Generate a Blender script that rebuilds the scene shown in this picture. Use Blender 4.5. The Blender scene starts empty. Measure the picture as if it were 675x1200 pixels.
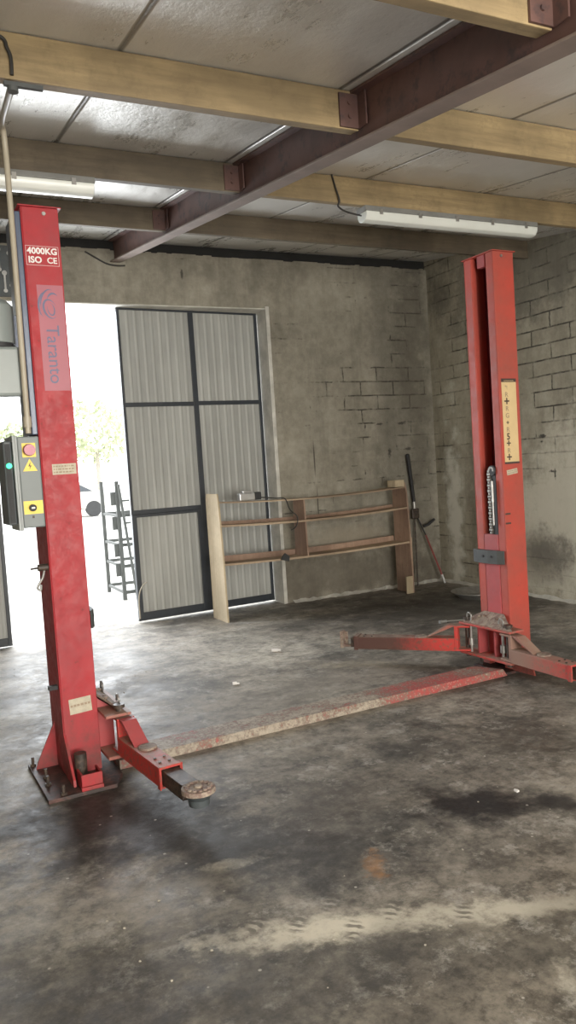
import bpy, bmesh, math, random
from mathutils import Vector, Matrix
random.seed(7)
C = bpy.context.scene.collection

# ------------------------------------------------------------------ helpers
def link(o, parent=None):
    C.objects.link(o)
    if parent is not None: o.parent = parent
    return o

class MB:
    """collects shapes, links them as one mesh object"""
    def __init__(s): s.bm = bmesh.new()
    def box(s, x0, x1, y0, y1, z0, z1, M=None):
        vs = [s.bm.verts.new((x, y, z)) for x in (x0, x1) for y in (y0, y1) for z in (z0, z1)]
        for f in ((0,1,3,2),(4,6,7,5),(0,4,5,1),(2,3,7,6),(0,2,6,4),(1,5,7,3)):
            s.bm.faces.new([vs[i] for i in f])
        if M is not None: bmesh.ops.transform(s.bm, matrix=M, verts=vs)
        return vs
    def prism(s, pts, vec):
        """closed polygon pts (3D) swept along vec"""
        v = Vector(vec)
        a = [s.bm.verts.new(p) for p in pts]
        b = [s.bm.verts.new(Vector(p) + v) for p in pts]
        s.bm.faces.new(a[::-1]); s.bm.faces.new(b)
        n = len(pts)
        for i in range(n):
            s.bm.faces.new((a[i], a[(i+1) % n], b[(i+1) % n], b[i]))
        return a + b
    def cyl(s, p0, p1, r0, r1=None, n=16, cap=True):
        r1 = r0 if r1 is None else r1
        p0, p1 = Vector(p0), Vector(p1); d = (p1 - p0).normalized()
        t = Vector((0,0,1)) if abs(d.z) < .9 else Vector((1,0,0))
        u = d.cross(t).normalized(); w = d.cross(u)
        A = []; B = []
        for i in range(n):
            a = 2*math.pi*i/n; q = u*math.cos(a) + w*math.sin(a)
            A.append(s.bm.verts.new(p0 + q*r0)); B.append(s.bm.verts.new(p1 + q*r1))
        for i in range(n): s.bm.faces.new((A[i], A[(i+1)%n], B[(i+1)%n], B[i]))
        if cap: s.bm.faces.new(A[::-1]); s.bm.faces.new(B)
    def tube(s, pts, r, n=10):
        pts = [Vector(p) for p in pts]; rings = []
        for k, p in enumerate(pts):
            d = (pts[min(k+1, len(pts)-1)] - pts[max(k-1, 0)]).normalized()
            t = Vector((0,0,1)) if abs(d.z) < .9 else Vector((1,0,0))
            if k == 0: u = d.cross(t).normalized()
            else: u = (u - d*u.dot(d)).normalized()
            w = d.cross(u)
            rings.append([s.bm.verts.new(p + (u*math.cos(2*math.pi*i/n) + w*math.sin(2*math.pi*i/n))*r) for i in range(n)])
        for a, b in zip(rings, rings[1:]):
            for i in range(n): s.bm.faces.new((a[i], a[(i+1)%n], b[(i+1)%n], b[i]))
        s.bm.faces.new(rings[0][::-1]); s.bm.faces.new(rings[-1])
    def ball(s, c, r, sub=2, sc=(1,1,1), noise=0):
        g = bmesh.ops.create_icosphere(s.bm, subdivisions=sub, radius=r)
        for v in g['verts']:
            k = 1 + random.uniform(-noise, noise)
            v.co = Vector((v.co.x*sc[0]*k, v.co.y*sc[1]*k, v.co.z*sc[2]*k)) + Vector(c)
    def build(s, name, m, parent=None, bevel=0, smooth=False):
        bmesh.ops.recalc_face_normals(s.bm, faces=s.bm.faces)
        me = bpy.data.meshes.new(name); s.bm.to_mesh(me); s.bm.free()
        me.materials.append(m)
        if smooth:
            for p in me.polygons: p.use_smooth = True
            me.set_sharp_from_angle(angle=math.radians(35))
        o = link(bpy.data.objects.new(name, me), parent)
        if bevel:
            b = o.modifiers.new('bevel', 'BEVEL'); b.width = bevel; b.segments = 2; b.limit_method = 'ANGLE'
        return o

def tag(o, label=None, cat=None, group=None, kind=None):
    if label: o['label'] = label
    if cat: o['category'] = cat
    if group: o['group'] = group
    if kind: o['kind'] = kind
    return o
def thing(name, label, cat, loc=(0,0,0), rz=0, group=None):
    o = link(bpy.data.objects.new(name, None)); o.location = loc; o.rotation_euler = (0,0,rz)
    o.empty_display_size = .1
    return tag(o, label, cat, group)
def smooth_path(pts, n=6):
    pts = [Vector(p) for p in pts]; out = []
    P = [pts[0]] + pts + [pts[-1]]
    for i in range(1, len(P)-2):
        for k in range(n):
            t = k/n; a, b, c, d = P[i-1], P[i], P[i+1], P[i+2]
            out.append(.5*((2*b) + (c-a)*t + (2*a-5*b+4*c-d)*t*t + (3*b-a-3*c+d)*t**3))
    out.append(pts[-1]); return out

# ------------------------------------------------------------------ materials
class NT:
    def __init__(s, name):
        s.m = bpy.data.materials.new(name); s.m.use_nodes = True
        s.t = s.m.node_tree; s.b = s.t.nodes['Principled BSDF']; s.out = s.t.nodes['Material Output']
        s.tc = s.t.nodes.new('ShaderNodeTexCoord')
    def n(s, typ, **kw):
        nd = s.t.nodes.new(typ)
        for k, v in kw.items():
            if k in nd.inputs: nd.inputs[k].default_value = v
            else: setattr(nd, k, v)
        return nd
    def l(s, a, b): s.t.links.new(a, b)
    def noise(s, scale, detail=4, rough=.6, vec=None, stretch=None, loc=None):
        nd = s.n('ShaderNodeTexNoise'); nd.inputs['Scale'].default_value = scale
        nd.inputs['Detail'].default_value = detail; nd.inputs['Roughness'].default_value = rough
        v = vec or s.tc.outputs['Object']
        if stretch or loc:
            mp = s.n('ShaderNodeMapping'); mp.inputs['Scale'].default_value = stretch or (1,1,1)
            mp.inputs['Location'].default_value = loc or (0,0,0); s.l(v, mp.inputs['Vector']); v = mp.outputs[0]
        s.l(v, nd.inputs['Vector']); return nd.outputs['Fac']
    def ramp(s, fac, stops):
        r = s.n('ShaderNodeValToRGB'); e = r.color_ramp.elements
        while len(e) < len(stops): e.new(.5)
        for i, (p, c) in enumerate(stops):
            e[i].position = p
            e[i].color = (c, c, c, 1) if isinstance(c, (int, float)) else (*c, 1)
        s.l(fac, r.inputs['Fac']); return r.outputs['Color']
    def mix(s, fac, a, b, mode='MIX'):
        m = s.n('ShaderNodeMix', data_type='RGBA', blend_type=mode)
        for sock, v in ((m.inputs[0], fac), (m.inputs[6], a), (m.inputs[7], b)):
            if isinstance(v, bpy.types.NodeSocket): s.l(v, sock)
            elif isinstance(v, (int, float)) and sock == m.inputs[0]: sock.default_value = v
            elif isinstance(v, (int, float)): sock.default_value = (v, v, v, 1)
            else: sock.default_value = (*v, 1)
        return m.outputs[2]
    def math(s, op, a, b=None, c=None):
        m = s.n('ShaderNodeMath', operation=op)
        for i, v in enumerate((a, b, c)):
            if v is None: continue
            if isinstance(v, bpy.types.NodeSocket): s.l(v, m.inputs[i])
            else: m.inputs[i].default_value = v
        return m.outputs[0]
    def xyz(s):
        sp = s.n('ShaderNodeSeparateXYZ'); s.l(s.tc.outputs['Object'], sp.inputs[0]); return sp.outputs
    def spot(s, cx, cy, rx, ry, ang=0, ia=0, ib=1, wob=None, soft=.6):
        """soft elliptical mask around (cx,cy) on coordinates ia, ib"""
        o = s.xyz(); x = s.math('SUBTRACT', o[ia], cx); y = s.math('SUBTRACT', o[ib], cy)
        ca, sa = math.cos(ang), math.sin(ang)
        u = s.math('ADD', s.math('MULTIPLY', x, ca/rx), s.math('MULTIPLY', y, sa/rx))
        v = s.math('ADD', s.math('MULTIPLY', x, -sa/ry), s.math('MULTIPLY', y, ca/ry))
        d = s.math('SQRT', s.math('ADD', s.math('MULTIPLY', u, u), s.math('MULTIPLY', v, v)))
        if wob is not None: d = s.math('ADD', d, s.math('MULTIPLY', s.math('SUBTRACT', wob, .5), 3.2))
        mr = s.n('ShaderNodeMapRange', interpolation_type='SMOOTHSTEP')
        s.l(d, mr.inputs[0]); mr.inputs[1].default_value = 1 + soft*.5; mr.inputs[2].default_value = 1 - soft
        mr.inputs[3].default_value = 0; mr.inputs[4].default_value = 1
        return mr.outputs[0]
    def col(s, c):
        if isinstance(c, bpy.types.NodeSocket): s.l(c, s.b.inputs['Base Color'])
        else: s.b.inputs['Base Color'].default_value = (*c, 1)
    def rough(s, r):
        if isinstance(r, bpy.types.NodeSocket): s.l(r, s.b.inputs['Roughness'])
        else: s.b.inputs['Roughness'].default_value = r
    def bump(s, h, strength=.3, dist=.01):
        b = s.n('ShaderNodeBump'); b.inputs['Strength'].default_value = strength; b.inputs['Distance'].default_value = dist
        s.l(h, b.inputs['Height']); s.l(b.outputs[0], s.b.inputs['Normal'])

def plain(name, c, rough=.5, metal=0, var=.25, scale=9, bump=0, dirt=None, dirt_amt=.5):
    t = NT(name); f = t.noise(scale, 5)
    c2 = tuple(x*(1-var) for x in c)
    col = t.mix(t.ramp(f, [(.35, 0), (.7, 1)]), c2, c)
    if dirt:
        g = t.noise(scale*1.7, 8, .7, loc=(3.1, 1.7, .4))
        col = t.mix(t.ramp(g, [(dirt_amt-.04, 1), (dirt_amt+.06, 0)]), col, dirt)
    t.col(col); t.rough(rough); t.b.inputs['Metallic'].default_value = metal
    if bump: t.bump(f, bump, .004)
    return t.m

def mat_floor():
    t = NT('stained_concrete')
    big = t.noise(.55, 6, .65); mid = t.noise(2.3, 8, .7); fine = t.noise(22, 8, .75); grit = t.noise(90, 3, .7)
    mid2 = t.noise(6, 8, .78, loc=(1.3,4.1,0)); big2 = t.noise(1.15, 6, .7, loc=(7.7,3.3,0))
    c = t.ramp(big, [(.40, (.150,.132,.110)), (.50, (.205,.180,.148)), (.60, (.275,.248,.205))])
    c = t.mix(.85, c, t.mix(1, c, t.ramp(big2, [(.40, .42), (.49, .9), (.60, 1.35)]), 'MULTIPLY'))
    c = t.mix(.9, c, t.mix(1, c, t.ramp(mid2, [(.40, .48), (.50, 1.0), (.62, 1.3)]), 'MULTIPLY'))
    c = t.mix(.9, c, t.mix(1, c, t.ramp(fine, [(.38, .55), (.5, 1.0), (.66, 1.25)]), 'MULTIPLY'))
    c = t.mix(t.math('MULTIPLY', t.spot(.7,2.6,1.3,1.1, 0, wob=t.noise(2, 4)), .55), c, t.mix(1, c, (.62,.64,.66), 'MULTIPLY'))
    c = t.mix(t.math('MULTIPLY', t.spot(1.6,1.75,1.5,.55, -.2, wob=t.noise(2, 4)), .6), c, t.mix(1, c, (.50,.47,.42), 'MULTIPLY'))
    # worn pale patches
    c = t.mix(t.math('MULTIPLY', t.ramp(t.noise(5, 9, .8, loc=(5,2,0)), [(.53, 0), (.62, 1)]), .55), c, (.40,.375,.335))
    wob = t.noise(3.5, 6, .7); wob2 = t.noise(14, 5, .7)
    def add(c, m, colr, k, tex=None):
        f = t.math('MULTIPLY', m, k)
        if tex is not None: f = t.math('MULTIPLY', f, tex)
        return t.mix(f, c, colr)
    rag = t.ramp(t.noise(9, 8, .8), [(.38, .25), (.6, 1)])
    # dark zones: grease, and painted-in shadows of left post and shelf
    c = add(c, t.spot(.98,3.0,.85,.30, 2.2, wob=wob), (.018,.015,.013), .9, t.ramp(rag,[(0,.4),(.6,1)]))  # diagonal shadow of the left post, painted into the floor colour
    c = add(c, t.spot(.62,3.35,.5,.42, 0, wob=wob), (.014,.012,.011), .92, t.ramp(rag,[(0,.5),(.6,1)]))  # same post's shadow near its foot, painted in
    c = add(c, t.spot(.25,2.2,.55,.35, .3, wob=wob), (.03,.027,.024), .8, rag)
    c = add(c, t.spot(.95,2.0,.5,.22, .1, wob=wob), (.028,.024,.021), .75, rag)
    c = add(c, t.spot(2.03,2.66,.30,.20, -.3, wob=wob), (.010,.007,.006), 1.0)
    c = add(c, t.spot(2.35,2.42,.10,.14, .2, wob=wob), (.012,.009,.008), .9)
    c = add(c, t.spot(2.7,3.1,.5,.25, -.5, wob=wob), (.05,.042,.033), .6, rag)
    c = add(c, t.spot(3.9,4.2,.7,.9, -.5, wob=wob), (.035,.03,.025), .75, rag)
    c = add(c, t.spot(4.7,6.2,1.3,.8, -.1, wob=wob), (.03,.027,.024), .7)
    c = add(c, t.spot(1.55,2.95,.35,.22, .6, wob=wob), (.045,.032,.024), .6, rag)
    c = add(c, t.spot(2.3,4.6,.9,.3, .1, wob=wob), (.22,.19,.155), .55, rag)
    c = add(c, t.spot(3.95,7.3,1.25,.17, .02, wob=None), (.02,.018,.016), .75, rag)  # shadow band beneath the shelf unit, painted into the floor
    # dusty cream drag mark with boot prints, rust spot
    cream = (.56,.51,.41)
    c = add(c, t.spot(1.12,2.16,.42,.075, -.33, wob=wob2, soft=.8), cream, 1.0, t.ramp(wob, [(.35,.5),(.55,1)]))
    c = add(c, t.spot(1.62,1.96,.35,.06, -.36, wob=wob2, soft=.8), (.46,.42,.34), 1.0, t.ramp(wob, [(.35,.4),(.55,.95)]))
    c = add(c, t.spot(.98,2.72,.1,.04, -.2, wob=wob2), cream, .5, rag)
    c = add(c, t.spot(1.55,1.6,.1,.035, .9, wob=wob2), cream, .6, rag)
    c = add(c, t.spot(1.43,2.42,.10,.045, 1.1, wob=wob2), (.36,.17,.06), .65, rag)
    c = add(c, t.spot(2.85,4.95,.3,.12, -.6, wob=wob2), (.34,.29,.21), .6, rag)
    c = add(c, t.spot(3.0,7.0,.3,.1, 0, wob=wob2), (.6,.57,.52), .6, rag)
    for (x, y, a) in ((.90,2.30,.9),(1.02,2.24,.8),(1.16,2.12,1.0),(1.33,2.15,.7),(1.52,2.02,.9),(1.18,2.30,.8)):
        wv = t.n('ShaderNodeTexWave', wave_type='BANDS', bands_direction='DIAGONAL'); wv.inputs['Scale'].default_value = 14
        wv.inputs['Distortion'].default_value = 6; t.l(t.tc.outputs['Object'], wv.inputs['Vector'])
        c = add(c, t.spot(x, y, .065, .03, a, wob=wob2, soft=.6), (.07,.06,.048), .75, t.ramp(wv.outputs['Fac'], [(.4, 0), (.6, 1)]))
    # small cream paint flecks
    vo = t.n('ShaderNodeTexVoronoi'); vo.inputs['Scale'].default_value = 8; t.l(t.tc.outputs['Object'], vo.inputs['Vector'])
    c = t.mix(t.math('MULTIPLY', t.ramp(vo.outputs['Distance'], [(.035, 1), (.055, 0)]), .6), c, (.5,.47,.41))
    t.b.inputs['Specular IOR Level'].default_value = .42
    t.col(c)
    r = t.ramp(t.math('ADD', t.math('MULTIPLY', mid, .6), t.math('MULTIPLY', fine, .4)), [(.40, .48), (.60, .80)])
    t.rough(r)
    t.bump(t.math('ADD', t.math('MULTIPLY', fine, .7), t.math('MULTIPLY', grit, .3)), .35, .006)
    return t.m

def mat_block(name, bw, rh, ph, pv, ih, iv, cols, mort_mask, region, extra=None):
    t = NT(name); o = t.xyz(); wob = t.noise(7, 4)
    cb = t.n('ShaderNodeCombineXYZ')
    wx = t.math('MULTIPLY', t.math('SUBTRACT', t.noise(11, 3), .5), .03)
    t.l(t.math('ADD', t.math('SUBTRACT', o[ih], ph), wx), cb.inputs[0])
    t.l(t.math('ADD', t.math('SUBTRACT', o[iv], pv), t.math('MULTIPLY', t.math('SUBTRACT', wob, .5), .018)), cb.inputs[1])
    br = t.n('ShaderNodeTexBrick'); t.l(cb.outputs[0], br.inputs['Vector'])
    for k, v in (('Scale', 1), ('Mortar Size', .0095), ('Mortar Smooth', .5), ('Brick Width', bw), ('Row Height', rh), ('Bias', 0)):
        br.inputs[k].default_value = v
    br.inputs['Color1'].default_value = (.8,.8,.8,1); br.inputs['Color2'].default_value = (1,1,1,1); br.inputs['Mortar'].default_value = (.92,.92,.92,1)
    mid = t.noise(1.6, 7, .65); fine = t.noise(14, 8, .7); streak = t.noise(3, 6, .7, stretch=(1,1,.16))
    c = t.ramp(t.math('ADD', t.math('MULTIPLY', mid, .6), t.math('MULTIPLY', fine, .4)), cols)
    c = t.mix(t.math('MULTIPLY', t.ramp(streak, [(.5, 0), (.7, 1)]), .45), c, tuple(x*.5 for x in cols[0][1]))
    c = t.mix(.55, c, t.mix(1, c, br.outputs['Color'], 'MULTIPLY'))
    m = t.math('MULTIPLY', br.outputs['Fac'], t.ramp(t.math('ADD', t.noise(1.6, 6, .8, loc=(2.2,.7,1.1)), t.math('MULTIPLY', region(t), .2)), mort_mask))
    m = t.math('MULTIPLY', m, t.ramp(t.noise(5, 4, .8, loc=(9,1,4)), [(.36, .25), (.55, 1)]))
    c = t.mix(m, c, (.035,.03,.024))
    if extra: c = extra(t, c)
    t.col(c); t.rough(.9)
    t.bump(t.math('SUBTRACT', t.math('MULTIPLY', fine, .5), t.math('MULTIPLY', m, 1.2)), .6, .012)
    return t.m

def back_region(t):
    w = t.noise(2.5, 4)
    return t.math('MAXIMUM', t.spot(4.75,2.3,.85,.32, 0, 0, 2, w, .9), t.math('MULTIPLY', t.spot(5.35,2.6,.3,1.0, 0, 0, 2, w), .8))
def right_region(t): return t.spot(5.6,2.35,1.4,.9, 0, 1, 2, t.noise(2.5, 4), .8)
def back_extra(t, c):
    w = t.noise(2.5, 6, .7); w2 = t.noise(20, 4, .8)
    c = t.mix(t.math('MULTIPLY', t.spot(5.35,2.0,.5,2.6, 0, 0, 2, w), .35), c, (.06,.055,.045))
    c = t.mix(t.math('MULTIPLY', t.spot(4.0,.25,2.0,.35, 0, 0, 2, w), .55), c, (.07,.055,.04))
    c = t.mix(t.math('MULTIPLY', t.spot(4.4,.62,.5,.16, 0, 0, 2, w), .5), c, (.34,.29,.22))
    for q in ((2.95,3.5,.09,.15),(3.5,3.52,.08,.16),(4.05,3.55,.08,.12)):
        c = t.mix(t.math('MULTIPLY', t.spot(q[0],q[1],q[2],q[3], 0, 0, 2, w), .35), c, (.08,.07,.055))
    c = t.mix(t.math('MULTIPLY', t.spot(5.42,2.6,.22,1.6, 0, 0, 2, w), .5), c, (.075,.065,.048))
    for q in ((2.66,3.5,.012,.05),(4.72,1.88,.014,.03),(4.9,1.9,.05,.012),(5.2,1.9,.06,.014),(5.03,1.57,.025,.05),(5.3,1.6,.05,.02),(4.04,1.55,.010,.2),(4.05,1.05,.008,.2)):
        c = t.mix(t.math('MULTIPLY', t.spot(q[0],q[1],q[2],q[3], 0, 0, 2, w2 if q[2] < .1 and q[3] < .1 else None), .8), c, (.03,.026,.022))
    return c
def right_extra(t, c):
    w = t.noise(2.2, 7, .75); w2 = t.noise(18, 4, .8)
    c = t.mix(t.math('MULTIPLY', t.spot(7.30,.85,.13,1.05, 0, 1, 2, t.noise(5,4), soft=.7), .85), c, (.58,.56,.48))
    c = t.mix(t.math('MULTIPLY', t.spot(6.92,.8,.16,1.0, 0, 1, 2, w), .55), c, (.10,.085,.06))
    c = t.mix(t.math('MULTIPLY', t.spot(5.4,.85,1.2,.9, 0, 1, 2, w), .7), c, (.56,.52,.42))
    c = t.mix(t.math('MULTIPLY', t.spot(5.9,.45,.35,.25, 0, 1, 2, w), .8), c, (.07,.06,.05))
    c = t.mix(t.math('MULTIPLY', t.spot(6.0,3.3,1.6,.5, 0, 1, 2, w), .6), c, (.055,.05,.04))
    for q in ((5.86,1.62,.045,.02),(5.88,1.57,.02,.012),(5.72,1.25,.012,.05),(5.75,1.27,.04,.014),(6.9,1.75,.03,.012),(6.8,1.72,.02,.01)):
        c = t.mix(t.math('MULTIPLY', t.spot(q[0],q[1],q[2],q[3], 0, 1, 2, w2), .9), c, (.02,.018,.016))
    return c

def mat_roof():
    t = NT('insulated_roof_sheet'); o = t.xyz()
    s = t.noise(5, 7, .75, stretch=(1,.25,1)); big = t.noise(.8, 4, .6, stretch=(1,.5,1)); wr = t.noise(26, 5, .7)
    fx = t.math('FRACT', t.math('ADD', o[0], .11)); d = t.math('ABSOLUTE', t.math('SUBTRACT', fx, .5))   # joints each metre
    j = t.ramp(d, [(.486, 0), (.494, 1)])
    c = t.ramp(t.math('ADD', t.math('MULTIPLY', s, .5), t.math('MULTIPLY', big, .5)), [(.35, (.56,.545,.51)), (.65, (.78,.765,.73))])
    c = t.mix(t.math('MULTIPLY', j, .75), c, (.07,.065,.06))
    t.col(c); t.b.inputs['Metallic'].default_value = .35
    t.rough(t.ramp(s, [(.4, .26), (.6, .46)]))
    t.bump(t.math('SUBTRACT', t.math('ADD', t.math('MULTIPLY', wr, .35), t.math('MULTIPLY', s, .5)), j), .7, .014)
    return t.m

def mat_wood(name, c1, c2, knots=True, axis=0, rough=.75):
    t = NT(name); st = [7, 7, 7]; st[axis] = .6
    g = t.noise(3, 8, .7, stretch=tuple(st)); b = t.noise(1.1, 4, .6)
    c = t.ramp(g, [(.32, c2), (.62, c1)])
    c = t.mix(t.math('MULTIPLY', t.ramp(b, [(.42, 1), (.6, 0)]), .6), c, tuple(x*.5 for x in c2))
    c = t.mix(t.math('MULTIPLY', t.ramp(t.noise(9, 6, .8), [(.5, 0), (.66, 1)]), .35), c, tuple(x*.45 for x in c2))
    if knots:
        vo = t.n('ShaderNodeTexVoronoi'); vo.inputs['Scale'].default_value = 2.6
        mp = t.n('ShaderNodeMapping'); s = [1.6,1.6,1.6]; s[axis] = .9; mp.inputs['Scale'].default_value = s
        t.l(t.tc.outputs['Object'], mp.inputs['Vector']); t.l(mp.outputs[0], vo.inputs['Vector'])
        c = t.mix(t.math('MULTIPLY', t.ramp(vo.outputs['Distance'], [(.05, 1), (.11, 0)]), .75), c, (.07,.035,.015))
    t.col(c); t.rough(rough); t.bump(g, .25, .004)
    return t.m

def mat_red(name, c, dirt_lo=None, speck=.4, rough=.38, pos=(0,0,0)):
    """gloss red paint with scuffs; dirt_lo = height under which it is grimy"""
    t = NT(name); a = t.noise(2.2, 6, .7, loc=pos); b = t.noise(16, 8, .75)
    col = t.mix(t.ramp(a, [(.35, 0), (.7, 1)]), (c[0]*.62, c[1]+.012, c[2]+.012), c)
    col = t.mix(t.math('MULTIPLY', t.ramp(b, [(speck-.07, 1), (speck+.02, 0)]), .75), col, (.075,.045,.035))
    if dirt_lo is not None:
        o = t.xyz(); mr = t.n('ShaderNodeMapRange'); t.l(t.math('ADD', o[2], t.math('MULTIPLY', t.math('SUBTRACT', a, .5), .5)), mr.inputs[0])
        mr.inputs[1].default_value = dirt_lo; mr.inputs[2].default_value = 0; mr.inputs[3].default_value = 0; mr.inputs[4].default_value = .7
        col = t.mix(t.math('MULTIPLY', mr.outputs[0], t.ramp(b, [(.4, 1), (.6, .25)])), col, (.07,.05,.04))
    t.b.inputs['Specular IOR Level'].default_value = .32
    t.col(col); t.rough(t.ramp(b, [(.35, rough+.25), (.6, rough)])); t.bump(b, .12, .002)
    return t.m

def mat_worn_red():
    """red paint mostly rubbed off under dust"""
    t = NT('worn_dusty_red'); a = t.noise(3.2, 7, .75); b = t.noise(45, 4, .8)
    o = t.xyz(); near = t.math('MAXIMUM', t.math('LESS_THAN', o[0], .0), 0); end = t.n('ShaderNodeMapRange', interpolation_type='SMOOTHSTEP'); t.l(t.math('ABSOLUTE', t.math('SUBTRACT', o[0], 1.25)), end.inputs[0]); end.inputs[1].default_value = .35; end.inputs[2].default_value = 1.25; end.inputs[3].default_value = .06; end.inputs[4].default_value = -.05
    c = t.ramp(t.math('ADD', t.math('ADD', t.math('MULTIPLY', a, .62), t.math('MULTIPLY', b, .38)), end.outputs[0]), [(.42, (.34,.05,.045)), (.48, (.23,.08,.065)), (.52, (.17,.13,.10)), (.6, (.33,.28,.22))])
    vo = t.n('ShaderNodeTexVoronoi'); vo.inputs['Scale'].default_value = 55; t.l(t.tc.outputs['Object'], vo.inputs['Vector'])
    c = t.mix(t.math('MULTIPLY', t.ramp(vo.outputs['Distance'], [(.2, 1), (.35, 0)]), .35), c, (.42,.34,.27))
    t.col(c); t.rough(.72); t.bump(vo.outputs['Distance'], .5, .004)
    return t.m

def mat_arm(name, cx, cy, r0, r1, c_far):
    """red near the post, grimy further out; dusty on upward faces"""
    t = NT(name); o = t.xyz(); a = t.noise(9, 7, .75); b = t.noise(40, 5, .8)
    dx = t.math('SUBTRACT', o[0], cx); dy = t.math('SUBTRACT', o[1], cy)
    d = t.math('SQRT', t.math('ADD', t.math('MULTIPLY', dx, dx), t.math('MULTIPLY', dy, dy)))
    mr = t.n('ShaderNodeMapRange', interpolation_type='SMOOTHSTEP'); t.l(t.math('ADD', d, t.math('MULTIPLY', t.math('SUBTRACT', a, .5), .5)), mr.inputs[0])
    mr.inputs[1].default_value = r0; mr.inputs[2].default_value = r1; mr.inputs[3].default_value = 0; mr.inputs[4].default_value = 1
    c = t.mix(t.ramp(b, [(.4, 1), (.5, 0)]), (.46,.035,.03), (.20,.07,.05))
    c = t.mix(mr.outputs[0], c, c_far)
    g = t.n('ShaderNodeNewGeometry'); sp = t.n('ShaderNodeSeparateXYZ'); t.l(g.outputs['Normal'], sp.inputs[0])
    c = t.mix(t.math('MULTIPLY', t.ramp(sp.outputs[2], [(.5, 0), (.9, 1)]), t.ramp(a, [(.38, .9), (.6, .25)])), c, (.27,.20,.155))
    t.col(c); t.rough(.62); t.bump(b, .3, .003); t.b.inputs['Specular IOR Level'].default_value = .3
    return t.m

def mat_sheet():
    t = NT('ribbed_translucent_sheet'); o = t.xyz()
    s = t.noise(2.5, 6, .7, stretch=(3,1,.2)); b = t.noise(1.1, 4, .6)
    ribs = t.math('SINE', t.math('MULTIPLY', o[0], 2*math.pi/.085))
    rib = t.ramp(t.math('MULTIPLY', t.math('ADD', ribs, 1), .5), [(.55, 0), (1, 1)])
    c = t.ramp(t.math('ADD', t.math('MULTIPLY', s, .6), t.math('MULTIPLY', b, .4)), [(.36, (.26,.265,.25)), (.62, (.40,.405,.385))])
    c = t.mix(t.math('MULTIPLY', rib, .2), c, (.58,.58,.55))
    t.col(c); t.rough(.5); t.bump(rib, .6, .01)
    tr = t.n('ShaderNodeBsdfTranslucent'); t.l(c, tr.inputs['Color'])
    mx = t.n('ShaderNodeMixShader'); mx.inputs[0].default_value = .035
    t.l(t.b.outputs[0], mx.inputs[1]); t.l(tr.outputs[0], mx.inputs[2]); t.l(mx.outputs[0], t.out.inputs['Surface'])
    return t.m

def emis(name, c, e):
    t = NT(name); t.col(c); t.b.inputs['Emission Color'].default_value = (*c, 1); t.b.inputs['Emission Strength'].default_value = e
    return t.m

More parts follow.
